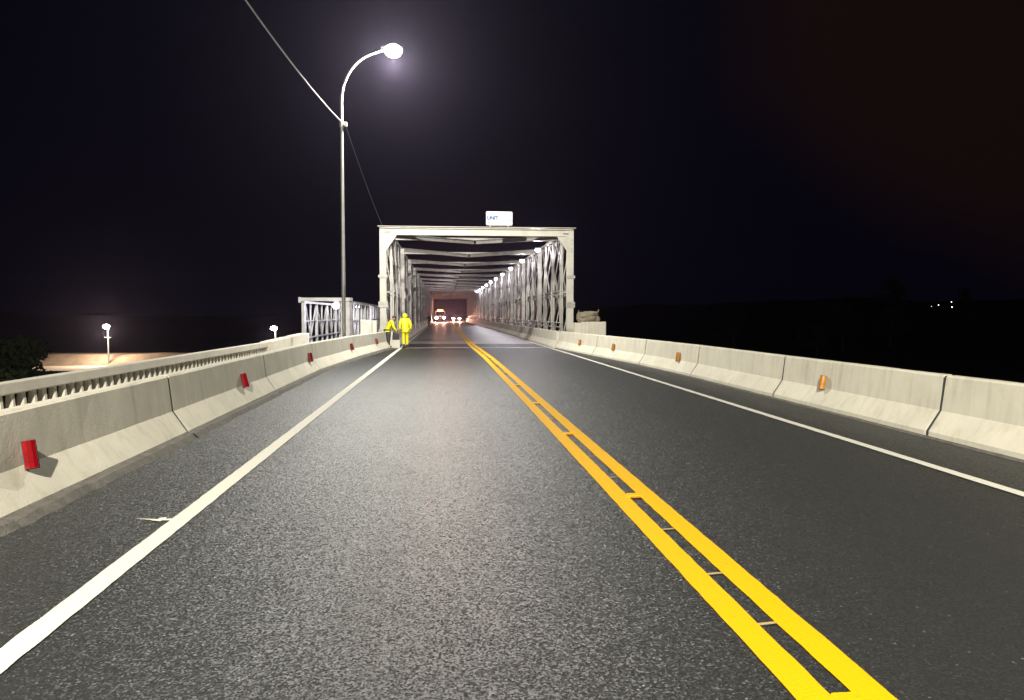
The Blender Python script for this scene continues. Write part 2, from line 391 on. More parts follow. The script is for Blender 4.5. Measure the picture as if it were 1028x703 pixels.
# ================================================================== concrete barriers
PROF = [(0,0),(.004,.085),(.185,.35),(.235,.79),(.26,.815),(.36,.815),(.385,.79),(.435,.35),(.616,.085),(.62,0)]
def barrier_body(L, seed, side):
    """side -1: road face looks +X (left of the road); +1: road face looks -X.  local y runs along the barrier"""
    bm = bmesh.new(); rg = random.Random(seed); rings = []
    n = max(6, int(L/.35)); gap = .024
    ys = [gap, gap + .025] + [gap + .025 + (L - 2*gap - .05)*i/n for i in range(1, n)] + [L - gap - .025, L - gap]
    for i, y in enumerate(ys):
        e = .006 if i in (0, len(ys)-1) else 0
        ring = []
        for k, (u, v) in enumerate(PROF):
            j = 0 if k in (0, 9) else rg.uniform(-.0035, .0035)
            cu = .31; uu = u + (cu - u)*e/.31 + j; vv = v - (e if k in (4, 5) else 0) + (rg.uniform(-.003, .003) if 2 < k < 7 else 0)
            ring.append(bm.verts.new((side*uu, y, vv)))
        rings.append(ring)
    for A, B in zip(rings, rings[1:]):
        for k in range(len(PROF)-1): bm.faces.new((A[k], A[k+1], B[k+1], B[k]))
    bm.faces.new(rings[0]); bm.faces.new(rings[-1][::-1])
    bmesh.ops.recalc_face_normals(bm, faces=bm.faces[:])
    me = bpy.data.meshes.new('body'); bm.to_mesh(me); bm.free(); return me
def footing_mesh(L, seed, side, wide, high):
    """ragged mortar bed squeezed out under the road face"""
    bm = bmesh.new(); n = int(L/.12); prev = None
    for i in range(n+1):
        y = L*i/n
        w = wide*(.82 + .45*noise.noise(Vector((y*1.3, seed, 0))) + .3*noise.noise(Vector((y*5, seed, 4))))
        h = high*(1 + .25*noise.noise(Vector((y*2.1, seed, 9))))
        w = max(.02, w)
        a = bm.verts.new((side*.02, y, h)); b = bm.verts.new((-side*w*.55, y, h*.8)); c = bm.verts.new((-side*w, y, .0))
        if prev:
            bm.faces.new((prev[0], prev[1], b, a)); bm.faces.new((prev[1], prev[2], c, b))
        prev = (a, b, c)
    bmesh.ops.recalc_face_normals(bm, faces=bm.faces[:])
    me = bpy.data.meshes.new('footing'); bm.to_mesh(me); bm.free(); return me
def link_mesh(name, me, m, parent):
    if not me.materials: me.materials.append(m)
    o = bpy.data.objects.new(name, me); COL.objects.link(o); o.parent = parent; return o
def reflector(parent, side, y, z, m, turn):
    """a short curved reflective wedge on a bracket, standing out from the road face"""
    u = .185 + (.235-.185)*(z-.35)/.44
    mb = MB(); x0 = side*u
    mb.prism([(-.02,-.05),(.010,-.05),(.028,-.018),(.028,.018),(.010,.05),(-.02,.05)], 'z', -.118, .118)
    r = mb.build('reflector', m, parent, bevel=.008)
    r.location = (x0 - side*.07, y, z); r.rotation_euler = (R(-side*9 + rnd.uniform(-5, 5)), R(-9), R(turn if side < 0 else 180 - turn + 2*turn))
    b = MB().box(-.008, .01, -.055, .055, -.124, .124).box(-.10, .0, .01, .04, -.08, .08).build('bracket', M_DARK, r)
    b.location = (-.031, 0, 0)
    return r
def barrier(a, b, side, seed, label, group, refl=None, wide=.1, high=.06):
    a, b = Vector(a), Vector(b); d = b - a
    t = empty('concrete_barrier', (a.x, a.y, 0), math.atan2(-d.x, d.y))
    tag(t, label, 'barrier', group)
    body = link_mesh('body', barrier_body(d.length, seed, side), M_CONC, t)
    link_mesh('footing', footing_mesh(d.length, seed, side, wide, high), M_MORTAR, t)
    sb = MB(); pr = [(side*(.31 + (u-.31)*.975), v - .012 if v > .5 else v) for u, v in PROF]
    sb.prism(pr, 'y', d.length - .026, d.length + .026); sb.build('joint_shade', M_BLACK, t)  # black strip added in place of the shade inside the open joint
    if refl: reflector(t, side, refl[0]-a.y, refl[1], M_RED if side < 0 else M_AMBER, refl[2])
    return t
GL, GR = 'concrete barriers on the left of the approach', 'concrete barriers on the right of the approach'
LJ = [(-3.27,-7.0),(-3.28,-1.4),(-3.29,4.3),(-3.31,10.0),(-3.37,15.4),(-3.42,21.2),(-3.1,28.0),(-2.45,35.3)]
LR = {2: (6.5,.44,-62), 3: (13.45,.45,-62), 4: (20.4,.46,-62), 5: (27.2,.45,-58), 6: (32.4,.46,-55)}
LL = {1: 'grey concrete barrier left of the camera, out of the frame', 2: 'nearest left barrier with a large red reflector, cut by the left picture edge',
      3: 'long left barrier with the second red reflector, beside the balustrade', 4: 'left barrier with a red reflector in front of the balustrade end',
      5: 'left barrier standing before the street lamp pole, with a small red reflector', 6: 'angled left barrier leading to the two workers at the bridge mouth'}
for k in range(2, 7):
    barrier(LJ[k], LJ[k+1], -1, 30+k, LL[k], GL, LR.get(k), wide=.16, high=.07)
barrier(LJ[1], LJ[2], -1, 30, 'grey concrete barrier beside the camera, just left of the frame', GL, None, wide=.16, high=.07)
RJ = [(6.27,-4.9),(6.27,-.1),(6.27,4.6),(6.27,9.15),(6.28,13.75),(6.30,18.6),(6.15,23.1),(5.72,28.5),(5.27,35.0)]
RR = {3: (12.1,.45,62), 4: None, 5: (19.4,.45,62), 6: (26.2,.44,60), 7: (30.9,.44,55)}
RL = {2: 'nearest right barrier, cut off by the right picture edge', 3: 'large right barrier with the biggest amber reflector',
      4: 'right barrier without a reflector, between two with amber reflectors', 5: 'right barrier with an amber reflector near its left joint',
      6: 'right barrier with a small amber reflector, bending in towards the bridge', 7: 'right barrier before the cream block beside the bridge portal'}
RR[5] = (19.9,.45,62)
for k in range(2, 8):
    barrier(RJ[k], RJ[k+1], 1, 60+k, RL[k], GR, RR.get(k), wide=.05, high=.03)

# barriers on the bridge deck
def deck_barrier(side):
    t = empty('concrete_barrier')
    link_mesh('body', barrier_body(5.98, 5 + side, side), M_CONC, t)
    return t
pl, pr = deck_barrier(-1), deck_barrier(1)
for k in range(25):
    y = 36.5 + 6.0*k
    o = pl if k == 0 else copy_tree(pl)
    o.location = (-2.2, y, .002); o.scale = (.8, 1, 1)
    tag(o, 'pale concrete barrier along the left truss, %s from the bridge mouth' % ordinal(k+1), 'barrier', 'barriers along the left truss')
    o = pr if k == 0 else copy_tree(pr)
    o.location = (5.2, y - 1.3, .002); o.scale = (.8, 1, 1)
    tag(o, 'pale concrete barrier along the right truss, %s from the bridge mouth' % ordinal(k+1), 'barrier', 'barriers along the right truss')

# pipe rail behind the right deck barriers
t = empty('pipe_railing', (5.78, 36.5, 0)); tag(t, 'low steel pipe railing behind the right barriers inside the bridge', 'railing')
for z in (.98, 1.2): MB().tube([(0, 0, z), (0, 149, z)], .026, 8).build('rail', M_STEEL, t)
rp_ = MB().tube([(0,0,.0), (0,0,1.22)], .03, 8).build('post', M_STEEL, t)
for k in range(1, 50):
    c = rp_.copy(); COL.objects.link(c); c.parent = t; c.location = (0, 3.04*k, 0)

# ================================================================== balustrade on the left
t = empty('concrete_balustrade', (-5.7, 0, 0)); tag(t, 'old concrete balustrade with close balusters behind the left barriers', 'balustrade')
MB().box(-.085, .085, 2.0, 24.6, .56, .72).build('top_rail', M_CONCD, t, bevel=.015)
MB().box(-.18, .18, 2.0, 24.6, -.6, -.02).build('plinth', M_CONCD, t, bevel=.015)
bprof = [(-.02,.066),(.1,.066),(.25,.062),(.40,.055),(.50,.047),(.562,.045)]
mb = MB(); rings = []
for z, r in bprof:
    rings.append([mb.bm.verts.new((sx*r*1.0, sy*r*.85, z)) for sx, sy in ((-1,-.6),(-.6,-1),(.6,-1),(1,-.6),(1,.6),(.6,1),(-.6,1),(-1,.6))])
for A, B in zip(rings, rings[1:]):
    for k in range(8): mb.bm.faces.new((A[k], A[(k+1)%8], B[(k+1)%8], B[k]))
bal = mb.build('baluster', M_CONCD, t)
ys = [8.2 + .272*k for k in range(61)]
for k, y in enumerate(ys):
    c = bal if k == 0 else bal.copy()
    if k: COL.objects.link(c); c.parent = t
    c.location = (rnd.uniform(-.006, .006), y, 0); c.rotation_euler = (0, 0, R(rnd.uniform(-4, 4)))
MB().prism([(24.6,-.6),(31.6,-.6),(31.6,.84),(30.6,.84),(24.6,.73)], 'x', -.17, .17).build('end_wall', M_CONC, t, bevel=.012)

# ================================================================== main truss bridge
br = empty('truss_bridge', (1.7, 36.6, 0))
tag(br, 'long galvanised steel panel truss bridge carrying the road, square portal facing the camera', 'bridge')
bx, by = 1.7, 36.6
XL, XR = -3.07 - bx, 6.47 - bx
TOP = 5.86
# portal posts (I section, front flange towards the camera)
for s, x in ((-1, XL), (1, XR)):
    mb = MB(); xi = x - s*.31
    x0, x1 = min(x, xi), max(x, xi)
    mb.box(x0, x1, .30, .33, -1.2, TOP - .08)
    mb.box(x0, x1, .62, .65, -1.2, TOP - .08)
    xm = (x0 + x1)/2; mb.box(xm-.02, xm+.02, .33, .62, -1.2, TOP - .08)
    mb.build('portal_post', M_LITSTEEL, br, bevel=.004)
    mb = MB()
    for z in (.75, 1.95, 2.1, 3.4): mb.box(xm-.23, xm+.23, .27, .298, z, z+.14)
    mb.build('splice_plate', M_STEEL, br, bevel=.004)
mb = MB()
mb.box(XL + .02, XR - .02, .32, .36, 5.50, 5.79); mb.box(XL + .02, XR - .02, .24, .56, 5.79, 5.83); mb.box(XL+.42, XR-.42, .26, .54, 5.47, 5.50)
mb.build('portal_beam', M_LITSTEEL, br, bevel=.004)
MB().box(XL - .08, XR + .1, .2, .62, 5.87, 5.90).build('cover_plate', M_LITSTEEL, br)
for s, x in ((-1, XL), (1, XR)):
    xi = x - s*.31
    mb = MB(); mb.prism([(xi, 5.52), (xi - s*.55, 5.49), (xi, 4.70)], 'y', .296, .326)
    mb.build('gusset_plate', M_LITSTEEL, br)
    mb = MB()
    for i in range(4):
        mb.tube([(x - s*(.30 + .07*i), .236, 5.62), (x - s*(.30 + .07*i), .29, 5.62)], .022, 6)
        mb.tube([(x - s*.1, .27, 4.7 + .2*i), (x - s*.1, .3, 4.7 + .2*i)], .02, 6)
    mb.build('bolt_row', M_DARK, br)

def panel_mesh(s):
    """one 3.05 m bay: two parallel truss rows, two storeys each; x=0 is the inner row, outwards is s"""
    mb = MB(); L = 3.05
    for row in (0, .42):
        x = s*row
        for z, h in ((-.25,.12),(2.58,.10),(2.76,.10),(5.54,.14)):
            mb.box(x-.05, x+.05, 0, L, z, z+h)
        for y, w in ((.05,.09),(L-.14,.09)):
            mb.box(x-.045, x+.045, y, y+w, -.13, 5.54)
        for z0, z1 in ((-.13,2.58),(2.86,5.54)):
            zm = (z0+z1)/2
            for a, b in (((L/2, z0), (.12, zm)), ((.12, zm), (L/2, z1)), ((L/2, z1), (L-.12, zm)), ((L-.12, zm), (L/2, z0))):
                mb.bar((x, a[0], a[1]), (x, b[0], b[1]), .05, .05)
            for y in (.16, L-.16): mb.prism([(y-.13, zm-.16), (y+.13, zm-.16), (y+.13, zm+.16), (y-.13, zm+.16)], 'x', x-.012 - s*.04, x+.012 - s*.04)
            for z in (z0, z1): mb.prism([(L/2-.2, z-.09), (L/2+.2, z-.09), (L/2+.1, z+.09), (L/2-.1, z+.09)], 'x', x-.012 - s*.05, x+.012 - s*.05)
    for z in (-.19, 2.72, 5.6): 
        for y in (.1, L-.1): mb.bar((0, y, z), (s*.42, y, z), .07)
    mb.bar((0, .1, .2), (s*.42, .1, 2.4), .045); mb.bar((0, .1, 3.0), (s*.42, .1, 5.4), .045)
    # inner raker and vertical stiffener at the cross beam
    mb.box(-s*.10-.035, -s*.10+.035, .02, .10, -.3, 2.9)
    mb.bar((-s*.10, .06, 2.9), (0, .06, 5.4), .06)
    return mb.mesh('truss_panel')
def decorate(me, m): me.materials.append(m); return me
pmL, pmR = decorate(panel_mesh(-1), M_STEEL), decorate(panel_mesh(1), M_STEEL)
for k in range(49):
    for s, me, x in ((-1, pmL, -2.56-bx), (1, pmR, 5.97-bx)):
        o = bpy.data.objects.new('truss_panel', me); COL.objects.link(o); o.parent = br; o.location = (x, .7 + 3.05*k, 0)
# overhead braces: straight beam + chevron coming back to its middle
def ibeam(mb, a, b, w=.2, h=.3):
    for dz in (-h/2, h/2): mb.bar(Vector(a) + Vector((0,0,dz)), Vector(b) + Vector((0,0,dz)), w, .03)
    mb.bar(a, b, .025, h)
mid = (XL + XR)/2
def brace_mesh(back):
    mb = MB()
    ibeam(mb, (-2.50-bx, 0, 5.62), (5.90-bx, 0, 5.62), .09, .11)
    for x in (-2.50-bx, 5.90-bx): ibeam(mb, (x, -back, 5.46), (mid + (.06 if x > 0 else -.06), -.12, 5.46), .16, .18)
    return decorate(mb.mesh('overhead_brace'), M_STEEL)
ov0, ov = brace_mesh(2.95), brace_mesh(4.3)
for k in range(17):
    o = bpy.data.objects.new('overhead_brace', ov if k else ov0); COL.objects.link(o); o.parent = br; o.location = (0, 3.6 + 9.15*k, 0)
    if 3.6 + 9.15*k > 150: o.location.y = 149.8
sp_ = {s: decorate(MB().box(-.11, .11, -.12, .12, -.3, 5.5).box(-.16, .16, -.16, .16, 2.55, 2.95).mesh('sway_post'), M_STEEL) for s in (-1, 1)}
for k in range(17):
    y = min(3.6 + 9.15*k, 149.8) - 4.3
    if y < 1: continue
    for s, x in ((-1, -2.40-bx), (1, 5.82-bx)):
        o = bpy.data.objects.new('sway_post', sp_[s]); COL.objects.link(o); o.parent = br; o.location = (x, y, 0)
# deck edge girders and cross beams
mb = MB()
for x in (-2.76-bx, 5.76-bx): mb.box(x-.12, x+.12, .1, 150, -.62, -.26)
mb.build('edge_girder', M_STEEL, br)
cb = decorate(MB().box(-3.4-bx, 6.6-bx, -.12, .12, -.95, -.63).mesh('cross_beam'), M_STEEL)
for k in range(50):
    o = bpy.data.objects.new('cross_beam', cb); COL.objects.link(o); o.parent = br; o.location = (0, .75 + 3.05*k, 0)
# far portal
mb = MB()
for x in (XL, XR - .4): mb.box(x, x+.4, 150.2, 150.5, -1.2, 5.8)
mb.build('far_portal_post', M_LITSTEEL, br)
MB().box(XL-.05, XR+.05, 150.1, 150.5, 5.45, 5.9).build('far_portal_beam', M_LITSTEEL, br)
# piers
for y in (45, 100):
    MB().box(-4-bx, 7.4-bx, y-1, y+1, -12, -.97).build('pier', M_CONCD, br, bevel=.05)
# abutment under the near end
o = MB().box(-4.2, 7.6, 36.3, 37.2, -9, -1.25).build('bridge_abutment', M_CONCD); tag(o, 'concrete abutment under the near end of the truss bridge', 'abutment')

# sign on the portal beam
sg = empty('bridge_sign', (2.76, 36.86, 5.90)); tag(sg, 'small white sign with blue letters standing on top of the bridge portal', 'sign')
def rrect(x0, x1, z0, z1, r, n=5):
    out = []
    for cx, cz, a0 in ((x1-r, z1-r, 0), (x0+r, z1-r, 90), (x0+r, z0+r, 180), (x1-r, z0+r, 270)):
        out += [(cx + r*math.cos(R(a0 + 90*i/n)), cz + r*math.sin(R(a0 + 90*i/n))) for i in range(n+1)]
    return out
MB().prism(rrect(-.65, .65, .08, .76, .06), 'y', 0, .04).build('board', M_SIGN, sg)
mb = MB()
for x in (-.45, .45): mb.box(x-.03, x+.03, .045, .085, 0, .5)
mb.build('bracket', M_STEEL, sg)
def text_mesh(s, size, m, parent, loc, name='lettering', bold=0.0):
    cu = bpy.data.curves.new(name, 'FONT'); cu.body = s; cu.size = size; cu.offset = bold; cu.extrude = .002
    ob = bpy.data.objects.new('tmp', cu); COL.objects.link(ob)
    dg = bpy.context.evaluated_depsgraph_get(); dg.update()
    me = bpy.data.meshes.new_from_object(ob.evaluated_get(dg)); bpy.data.objects.remove(ob); bpy.data.curves.remove(cu)
    me.materials.append(m); me.name = name
    o = bpy.data.objects.new(name, me); COL.objects.link(o); o.parent = parent; o.location = loc; o.rotation_euler = (R(90), 0, 0)
    return o
text_mesh('UNIT', .235, M_SIGNBLUE, sg, (-.60, -.004, .36), bold=.012)
mb = MB(); q = random.Random(4)
for z in (.50, .27):      # two rows of grey small print that the photograph does not resolve
    x = -.03
    while x < .53:
        w = q.uniform(.028, .05)
        if q.random() > .14: mb.box(x, x+w, -.006, -.001, z + q.uniform(0, .02), z + q.uniform(.07, .11))
        x += w + .014
mb.build('small_print', M_SIGNGREY, sg)

# lamps under the right top chord
def bridge_lamp():
    t = empty('bridge_lamp')
    MB().box(-.17, .17, -.12, .12, 0, .09).build('housing', M_STEEL, t, bevel=.01)
    MB().ball((0, 0, -.03), (.15, .14, .13), 2).build('lens', M_WLENS, t, smooth=True)
    MB().bar((.1, 0, .06), (.42, 0, .2), .04).build('arm', M_STEEL, t)
    ld = bpy.data.lights.new('lamp_light', 'POINT'); ld.energy = TRUSS_LAMP_W; ld.color = (.93, .86, .92); ld.shadow_soft_size = .1
    lo = bpy.data.objects.new('lamp_light', ld); COL.objects.link(lo); lo.parent = t; lo.location = (-.03, 0, -.26); lo.rotation_euler = (0, R(-14), 0)
    return t
bl = bridge_lamp()
for k in range(10):
    o = bl if k == 0 else copy_tree(bl)
    o.location = (5.32, 42.0 + 8.45*k, 5.28)
    tag(o, 'white floodlight under the right top chord of the bridge, %s from the near portal' % ordinal(k+1), 'lamp', 'floodlights in a row along the right truss')

# ================================================================== footbridge beside the main bridge
fb = empty('footbridge', (-4.85, 32, 0)); tag(fb, 'narrow pale steel truss footbridge left of the main bridge', 'footbridge')
mb = MB(); mb.box(-1.05, -.93, -.06, .06, -.3, 2.16); mb.build('end_post', M_STEEL2, fb, bevel=.004)
mb = MB(); mb.box(-1.13, 1.05, -.10, .04, 2.17, 2.31); mb.box(-1.16, -1.06, -.14, -.10, 2.1, 2.33); mb.build('end_beam', M_STEEL2, fb, bevel=.004)
mb = MB(); mb.box(.56, 1.04, -.08, .0, -.3, 2.165); mb.box(.56, .60, 0, .3, -.3, 2.165); mb.build('end_column', M_STEEL2, fb, bevel=.004)
mb = MB(); L = 3.05
for z, h in ((-.25,.1),(.58,.06),(2.08,.10)): mb.box(-.05, .05, 0, L, z, z+h)
mb.box(-.055, .055, .0, .2, -.15, 2.08); mb.box(-.02, .02, 1.9, 1.95, -.15, .6)
mb.bar((0, .25, 2.05), (0, 1.55, .62), .06, .06); mb.bar((0, 1.62, .62), (0, 2.95, 2.05), .045, .045); mb.box(-.03, .03, 1.54, 1.62, -.15, 2.08); mb.box(-.03, .03, 0, L, 1.30, 1.35)
fpm = decorate(mb.mesh('truss_panel'), M_STEEL2)
for k in range(46):
    for x in (-.98, .90):
        o = bpy.data.objects.new('truss_panel', fpm); COL.objects.link(o); o.parent = fb; o.location = (x, .1 + 3.05*k, 0)
MB().box(-.95, .9, .1, 141, -.36, -.26).build('deck', M_STEEL2, fb)
# floodlight in the footbridge mouth
t = empty('footbridge_lamp', (-4.52, 32.45, 2.0)); tag(t, 'bright bluish white floodlight hanging inside the footbridge entrance', 'lamp')
MB().box(-.12, .12, -.08, .1, .0, .15).build('housing', M_STEEL, t, bevel=.01)
M_BLUE = glow('bluish_lens', (.88,.88,1.0), 70)
MB().ball((-.02, -.1, -.03), (.14, .08, .12), 2).build('lens', M_BLUE, t, smooth=True)
ld = bpy.data.lights.new('footbridge_light', 'POINT'); ld.energy = 150; ld.color = (.86, .85, 1.0); ld.shadow_soft_size = .1
lo = bpy.data.objects.new('footbridge_light', ld); COL.objects.link(lo); lo.parent = t; lo.location = (-.25, .2, -.25)
ld = bpy.data.lights.new('footbridge_light', 'POINT'); ld.energy = 200; ld.color = (.92, .88, 1.0); ld.shadow_soft_size = .1
t2 = empty('footbridge_lamp', (-4.6, 41, 2.05)); tag(t2, 'small floodlight further inside the footbridge', 'lamp')
MB().box(-.12, .12, -.08, .1, .0, .13).build('housing', M_STEEL, t2, bevel=.01)
MB().ball((0, 0, -.03), (.1, .08, .08), 2).build('lens', M_WLENS, t2, smooth=True)
lo = bpy.data.objects.new('footbridge_light', ld); COL.objects.link(lo); lo.parent = t2; lo.location = (0, 0, -.2)

# concrete blocks flanking the portal
t = empty('concrete_block', (-3.45, 35.3, 0)); tag(t, 'square grey concrete block between the footbridge and the bridge portal', 'block')
MB().box(-.40, .13, 0, .7, -.5, 1.36).build('body', M_CONCD, t, bevel=.02)
MB().box(.135, .34, .12, .66, -.5, 1.33).build('side_slab', M_CONC, t, bevel=.02)
t = empty('concrete_block', (7.2, 36.3, 0)); tag(t, 'cream concrete end block right of the bridge portal, with a bundle on it', 'block')
MB().box(-.22, .80, 0, .8, -.5, 1.25).build('body', M_CONC, t, bevel=.02)
MB().box(-.42, -.225, .05, .75, -.5, 1.24).build('side_slab', M_CONCD, t, bevel=.02)
MB().box(-.74, -.425, .1, .7, -.5, 1.2).build('inner_block', M_CONC, t, bevel=.02)
t = empty('canvas_bundle', (7.16, 36.65, 1.25)); tag(t, 'brown lumpy bundle lying on the concrete block right of the portal', 'bundle')
def lump(cx, cz, lx, lz, seed, name):
    mb = MB(); mb.ball((0,0,0), 1.0, 3)
    for v in mb.bm.verts:
        p = v.co.copy(); q = Vector([math.copysign(abs(c)**.45, c) for c in p]); 
        q *= 1 + .30*noise.noise(p*1.9 + Vector((seed,0,0)))
        v.co = Vector((cx + q.x*lx, q.y*.26, cz + q.z*lz))
    return mb.build(name, M_SACK, t, smooth=True)
lump(0, .14, .54, .16, 1, 'lower_layer'); lump(-.06, .33, .44, .15, 8, 'middle_layer'); lump(.10, .40, .38, .12, 15, 'upper_layer')
MB().bar((.46, 0, .3), (.53, 0, .60), .05).build('stake', M_SACK, t)
MB().bar((-.5, 0, .36), (-.47, 0, .56), .04).build('stake', M_SACK, t)

# ================================================================== street lamps and wires
def street_lamp(y, watts, label, tint):
    t = empty('street_lamp', (-3.65, y, 0)); tag(t, label, 'street lamp', 'street lamps along the left side of the road')
    pts = [(0,0,-.5),(0,0,3),(0,0,6),(0,0,9.3)]; rad = [.075,.07,.062,.053]
    for i in range(1, 13):
        a = i/12*R(72); pts.append((1.55*(1-math.cos(a)), 0, 9.3 + 1.85*math.sin(a))); rad.append(.051 - .001*i)
    ex = pts[-1]; pts.append((ex[0]+.35, 0, ex[2]+.13)); rad.append(.042); pts.append((ex[0]+.55, 0, ex[2]+.19)); rad.append(.04)
    MB().tube(pts, rad, 12).build('pole', M_POLE, t, smooth=True)
    MB().box(-.15, .15, -.15, .15, -.52, -.1).build('base', M_CONCD, t)
    MB().tube([(0,0,8.42),(0,0,8.62)], .085, 12).build('collar', M_POLE, t)
    MB().box(.02, .19, -.07, .07, 8.44, 8.6).build('wire_clamp', M_POLE, t, bevel=.01)
    hx, hz = ex[0] + .78, ex[2] + .22
    mb = MB(); rings = []
    for i, (u, w, h) in enumerate(((-.42,.04,.03),(-.3,.09,.06),(0,.16,.09),(.25,.15,.08),(.38,.06,.03))):
        rings.append([mb.bm.verts.new((hx + u, w*math.cos(2*math.pi*k/10), hz + .04 + h*max(-.35, math.sin(2*math.pi*k/10)))) for k in range(10)])
    for A, B in zip(rings, rings[1:]):
        for k in range(10): mb.bm.faces.new((A[k], A[(k+1)%10], B[(k+1)%10], B[k]))
    mb.bm.faces.new(rings[0]); mb.bm.faces.new(rings[-1][::-1])
    hd = mb.build('lamp_head', M_POLE, t, smooth=True)
    ln = MB().ball((hx + .03, 0, hz - .07), (.31, .27, .22), 3).build('lens', M_LENS, hd, smooth=True)
    ld = bpy.data.lights.new('street_light', 'POINT'); ld.energy = watts; ld.color = tint; ld.shadow_soft_size = .14
    lo = bpy.data.objects.new('street_light', ld); COL.objects.link(lo); lo.parent = t; lo.location = (hx + .03, 0, hz - .45)
    return t
street_lamp(28, STREET_W, 'tall curved street lamp, lit, behind the left barriers near the bridge mouth', (1.0, .96, .86))
street_lamp(-10.5, REAR_W, 'street lamp behind the camera, out of the frame', (1.0, .93, .77))

def catenary(a, b, sag, n=28):
    a, b = Vector(a), Vector(b); return [a.lerp(b, i/n) - Vector((0, 0, sag*4*(i/n)*(1-i/n))) for i in range(n+1)]
o = MB().tube(catenary((-3.80, -10.5, 8.50), (-3.56, 28, 8.52), 1.17), .017, 6).build('overhead_wire', M_CABLE)
tag(o, 'thick grey overhead wire sagging from the upper left to the street lamp', 'wire')
o = MB().tube(catenary((-3.5, 28, 8.45), (-2.92, 36.9, 5.9), .12, 14), .011, 5).build('overhead_wire', M_THINCABLE)
tag(o, 'thin dark wire from the street lamp down to the bridge portal corner', 'wire')

# ================================================================== lower bank on the left, far lamps
sheet('lower_road', [(-90, 106.5), (-30, 105.5), (-18, 106.5), (-18, 116.5), (-90, 116.8)], -6.0, M_QUAY)
mb = MB(); n = 60; prev = None
for i in range(n+1):
    x = -92 + 76*i/n; e = .25*noise.noise(Vector((x*.3, 1, 1)))
    fade = min(1, (i+1)/14)
    r = [mb.bm.verts.new(p) for p in ((x, 116.3+e, -6.3), (x, 118.0+e, -5.4+e), (x, 119.5, -5.4 + .85*fade + .5*e), (x, 126, -4.55 + .5*e), (x, 134, -7.5))]
    if prev:
        for k in range(4): mb.bm.faces.new((prev[k], r[k], r[k+1], prev[k+1]))
    prev = r
o = mb.build('embankment', M_EMB, smooth=True); tag(o, kind='structure')
def far_lamp(x, y, z0, h, watts, label, col, lab2):
    t = empty('lamp_post', (x, y, z0)); tag(t, label, 'street lamp', 'small lamp posts on the lower bank')
    MB().tube([(0,0,-.3),(0,0,h-.25)], [.13,.09], 8).build('pole', M_POLE, t)
    MB().bar((-.55, 0, h*.66), (.45, 0, h*.66), .05).build('cross_arm', M_POLE, t)
    MB().box(-.5, .15, -.2, .2, h-.26, h-.12).build('lamp_head', M_POLE, t, bevel=.02)
    MB().ball((-.2, -.1, h-.34), (.5, .3, .34), 2).build('lens', M_FARLENS, t, smooth=True)
    ld = bpy.data.lights.new('post_light', 'POINT'); ld.energy = watts; ld.color = col; ld.shadow_soft_size = .3
    lo = bpy.data.objects.new('post_light', ld); COL.objects.link(lo); lo.parent = t; lo.location = (-.2, -.9, h-.85)
far_lamp(-50.2, 117.4, -5.6, 5.75, 9000, 'lit lamp post at far left above the orange lit bank', (1.0, .80, .60), '')
far_lamp(-24.9, 114.0, -6.0, 5.9, 1500, 'lit lamp post low behind the balustrade, left of the footbridge', (1.0, .82, .74), '')

# ================================================================== trees
def leaf_crown(mb, blobs, n, size, rg):
    for _ in range(n):
        c, r = rg.choice(blobs)
        d = Vector((rg.gauss(0,1), rg.gauss(0,1), rg.gauss(0,1))).normalized() * (rg.random()**.45)
        p = Vector(c) + Vector((d.x*r[0], d.y*r[1], d.z*r[2]))
        a = Vector((rg.gauss(0,1), rg.gauss(0,1), rg.gauss(0,1))).normalized(); b = a.orthogonal().normalized()
        s = size*rg.uniform(.6, 1.4)
        q = [p - a*s, p + b*s*.45, p + a*s, p - b*s*.45]
        mb.bm.faces.new([mb.bm.verts.new(v) for v in q])
def tree(x, y, z, H, W, n, seed, label, group, m):
    rg = random.Random(seed); t = empty('tree', (x, y, z)); tag(t, label, 'tree', group)
    mb = MB(); mb.tube([(0,0,-.4),(.06*H*.2,0,H*.3),(0,.1,H*.6),(.1,0,H*.85)], [.035*H,.026*H,.016*H,.005*H], 8)
    blobs = []
    for k in range(11):
        a = rg.uniform(0, 6.28); hh = rg.uniform(.32, .9)*H; rr = W*rg.uniform(.15, .55)*(1.15 - hh/H*.6)
        c = (rr*math.cos(a), rr*math.sin(a), hh); blobs.append((c, (W*.30*rg.uniform(.7,1.3), W*.30*rg.uniform(.7,1.3), H*.13*rg.uniform(.7,1.3))))
        mb.tube([(0,0,hh*.55),(c[0]*.5, c[1]*.5, hh*.8), c], [.012*H,.009*H,.003*H], 5)
    mb.build('trunk', M_BARK, t)
    cr = MB(); leaf_crown(cr, blobs, n, .028*H, rg)
    cr.build('crown', m, t)
    return t
tree(-24.4, 42, ground_z(-24.4, 42), 6.3, 5.2, 5200, 3, 'dark bushy tree at the far left edge below the approach', 'trees beyond the approach', M_LEAF)
tree(-32.5, 58, -9.0, 9.2, 6.0, 4200, 5, 'dark tree standing behind the left edge tree, beside the lit bank', 'trees beyond the approach', M_LEAF)
protos = [tree(0, 0, 0, 9, 6, 1500, 40+i, '', 'trees on the far right hill', M_LEAF2) for i in range(3)]
spots = [(78,150),(92,165),(70,175),(108,172),(121,190),(135,182),(150,205),(166,196),(182,214),(200,206),(96,195),(114,214),(143,228),(174,236),(205,240),(88,222)]
for k, (x, y) in enumerate(spots):
    o = protos[k] if k < 3 else copy_tree(protos[k % 3])
    o.location = (x, y, ground_z(x, y) - .2); o.rotation_euler = (0, 0, rnd.uniform(0, 6.28)); s = rnd.uniform(.75, 1.3); o.scale = (s, s, s*rnd.uniform(.9, 1.2))
    tag(o, 'dark tree in the night beyond the right barriers, %s from the bridge side' % ordinal(sorted(range(16), key=lambda i: spots[i][0]/spots[i][1]).index(k)+1), 'tree', 'trees on the far right hill')

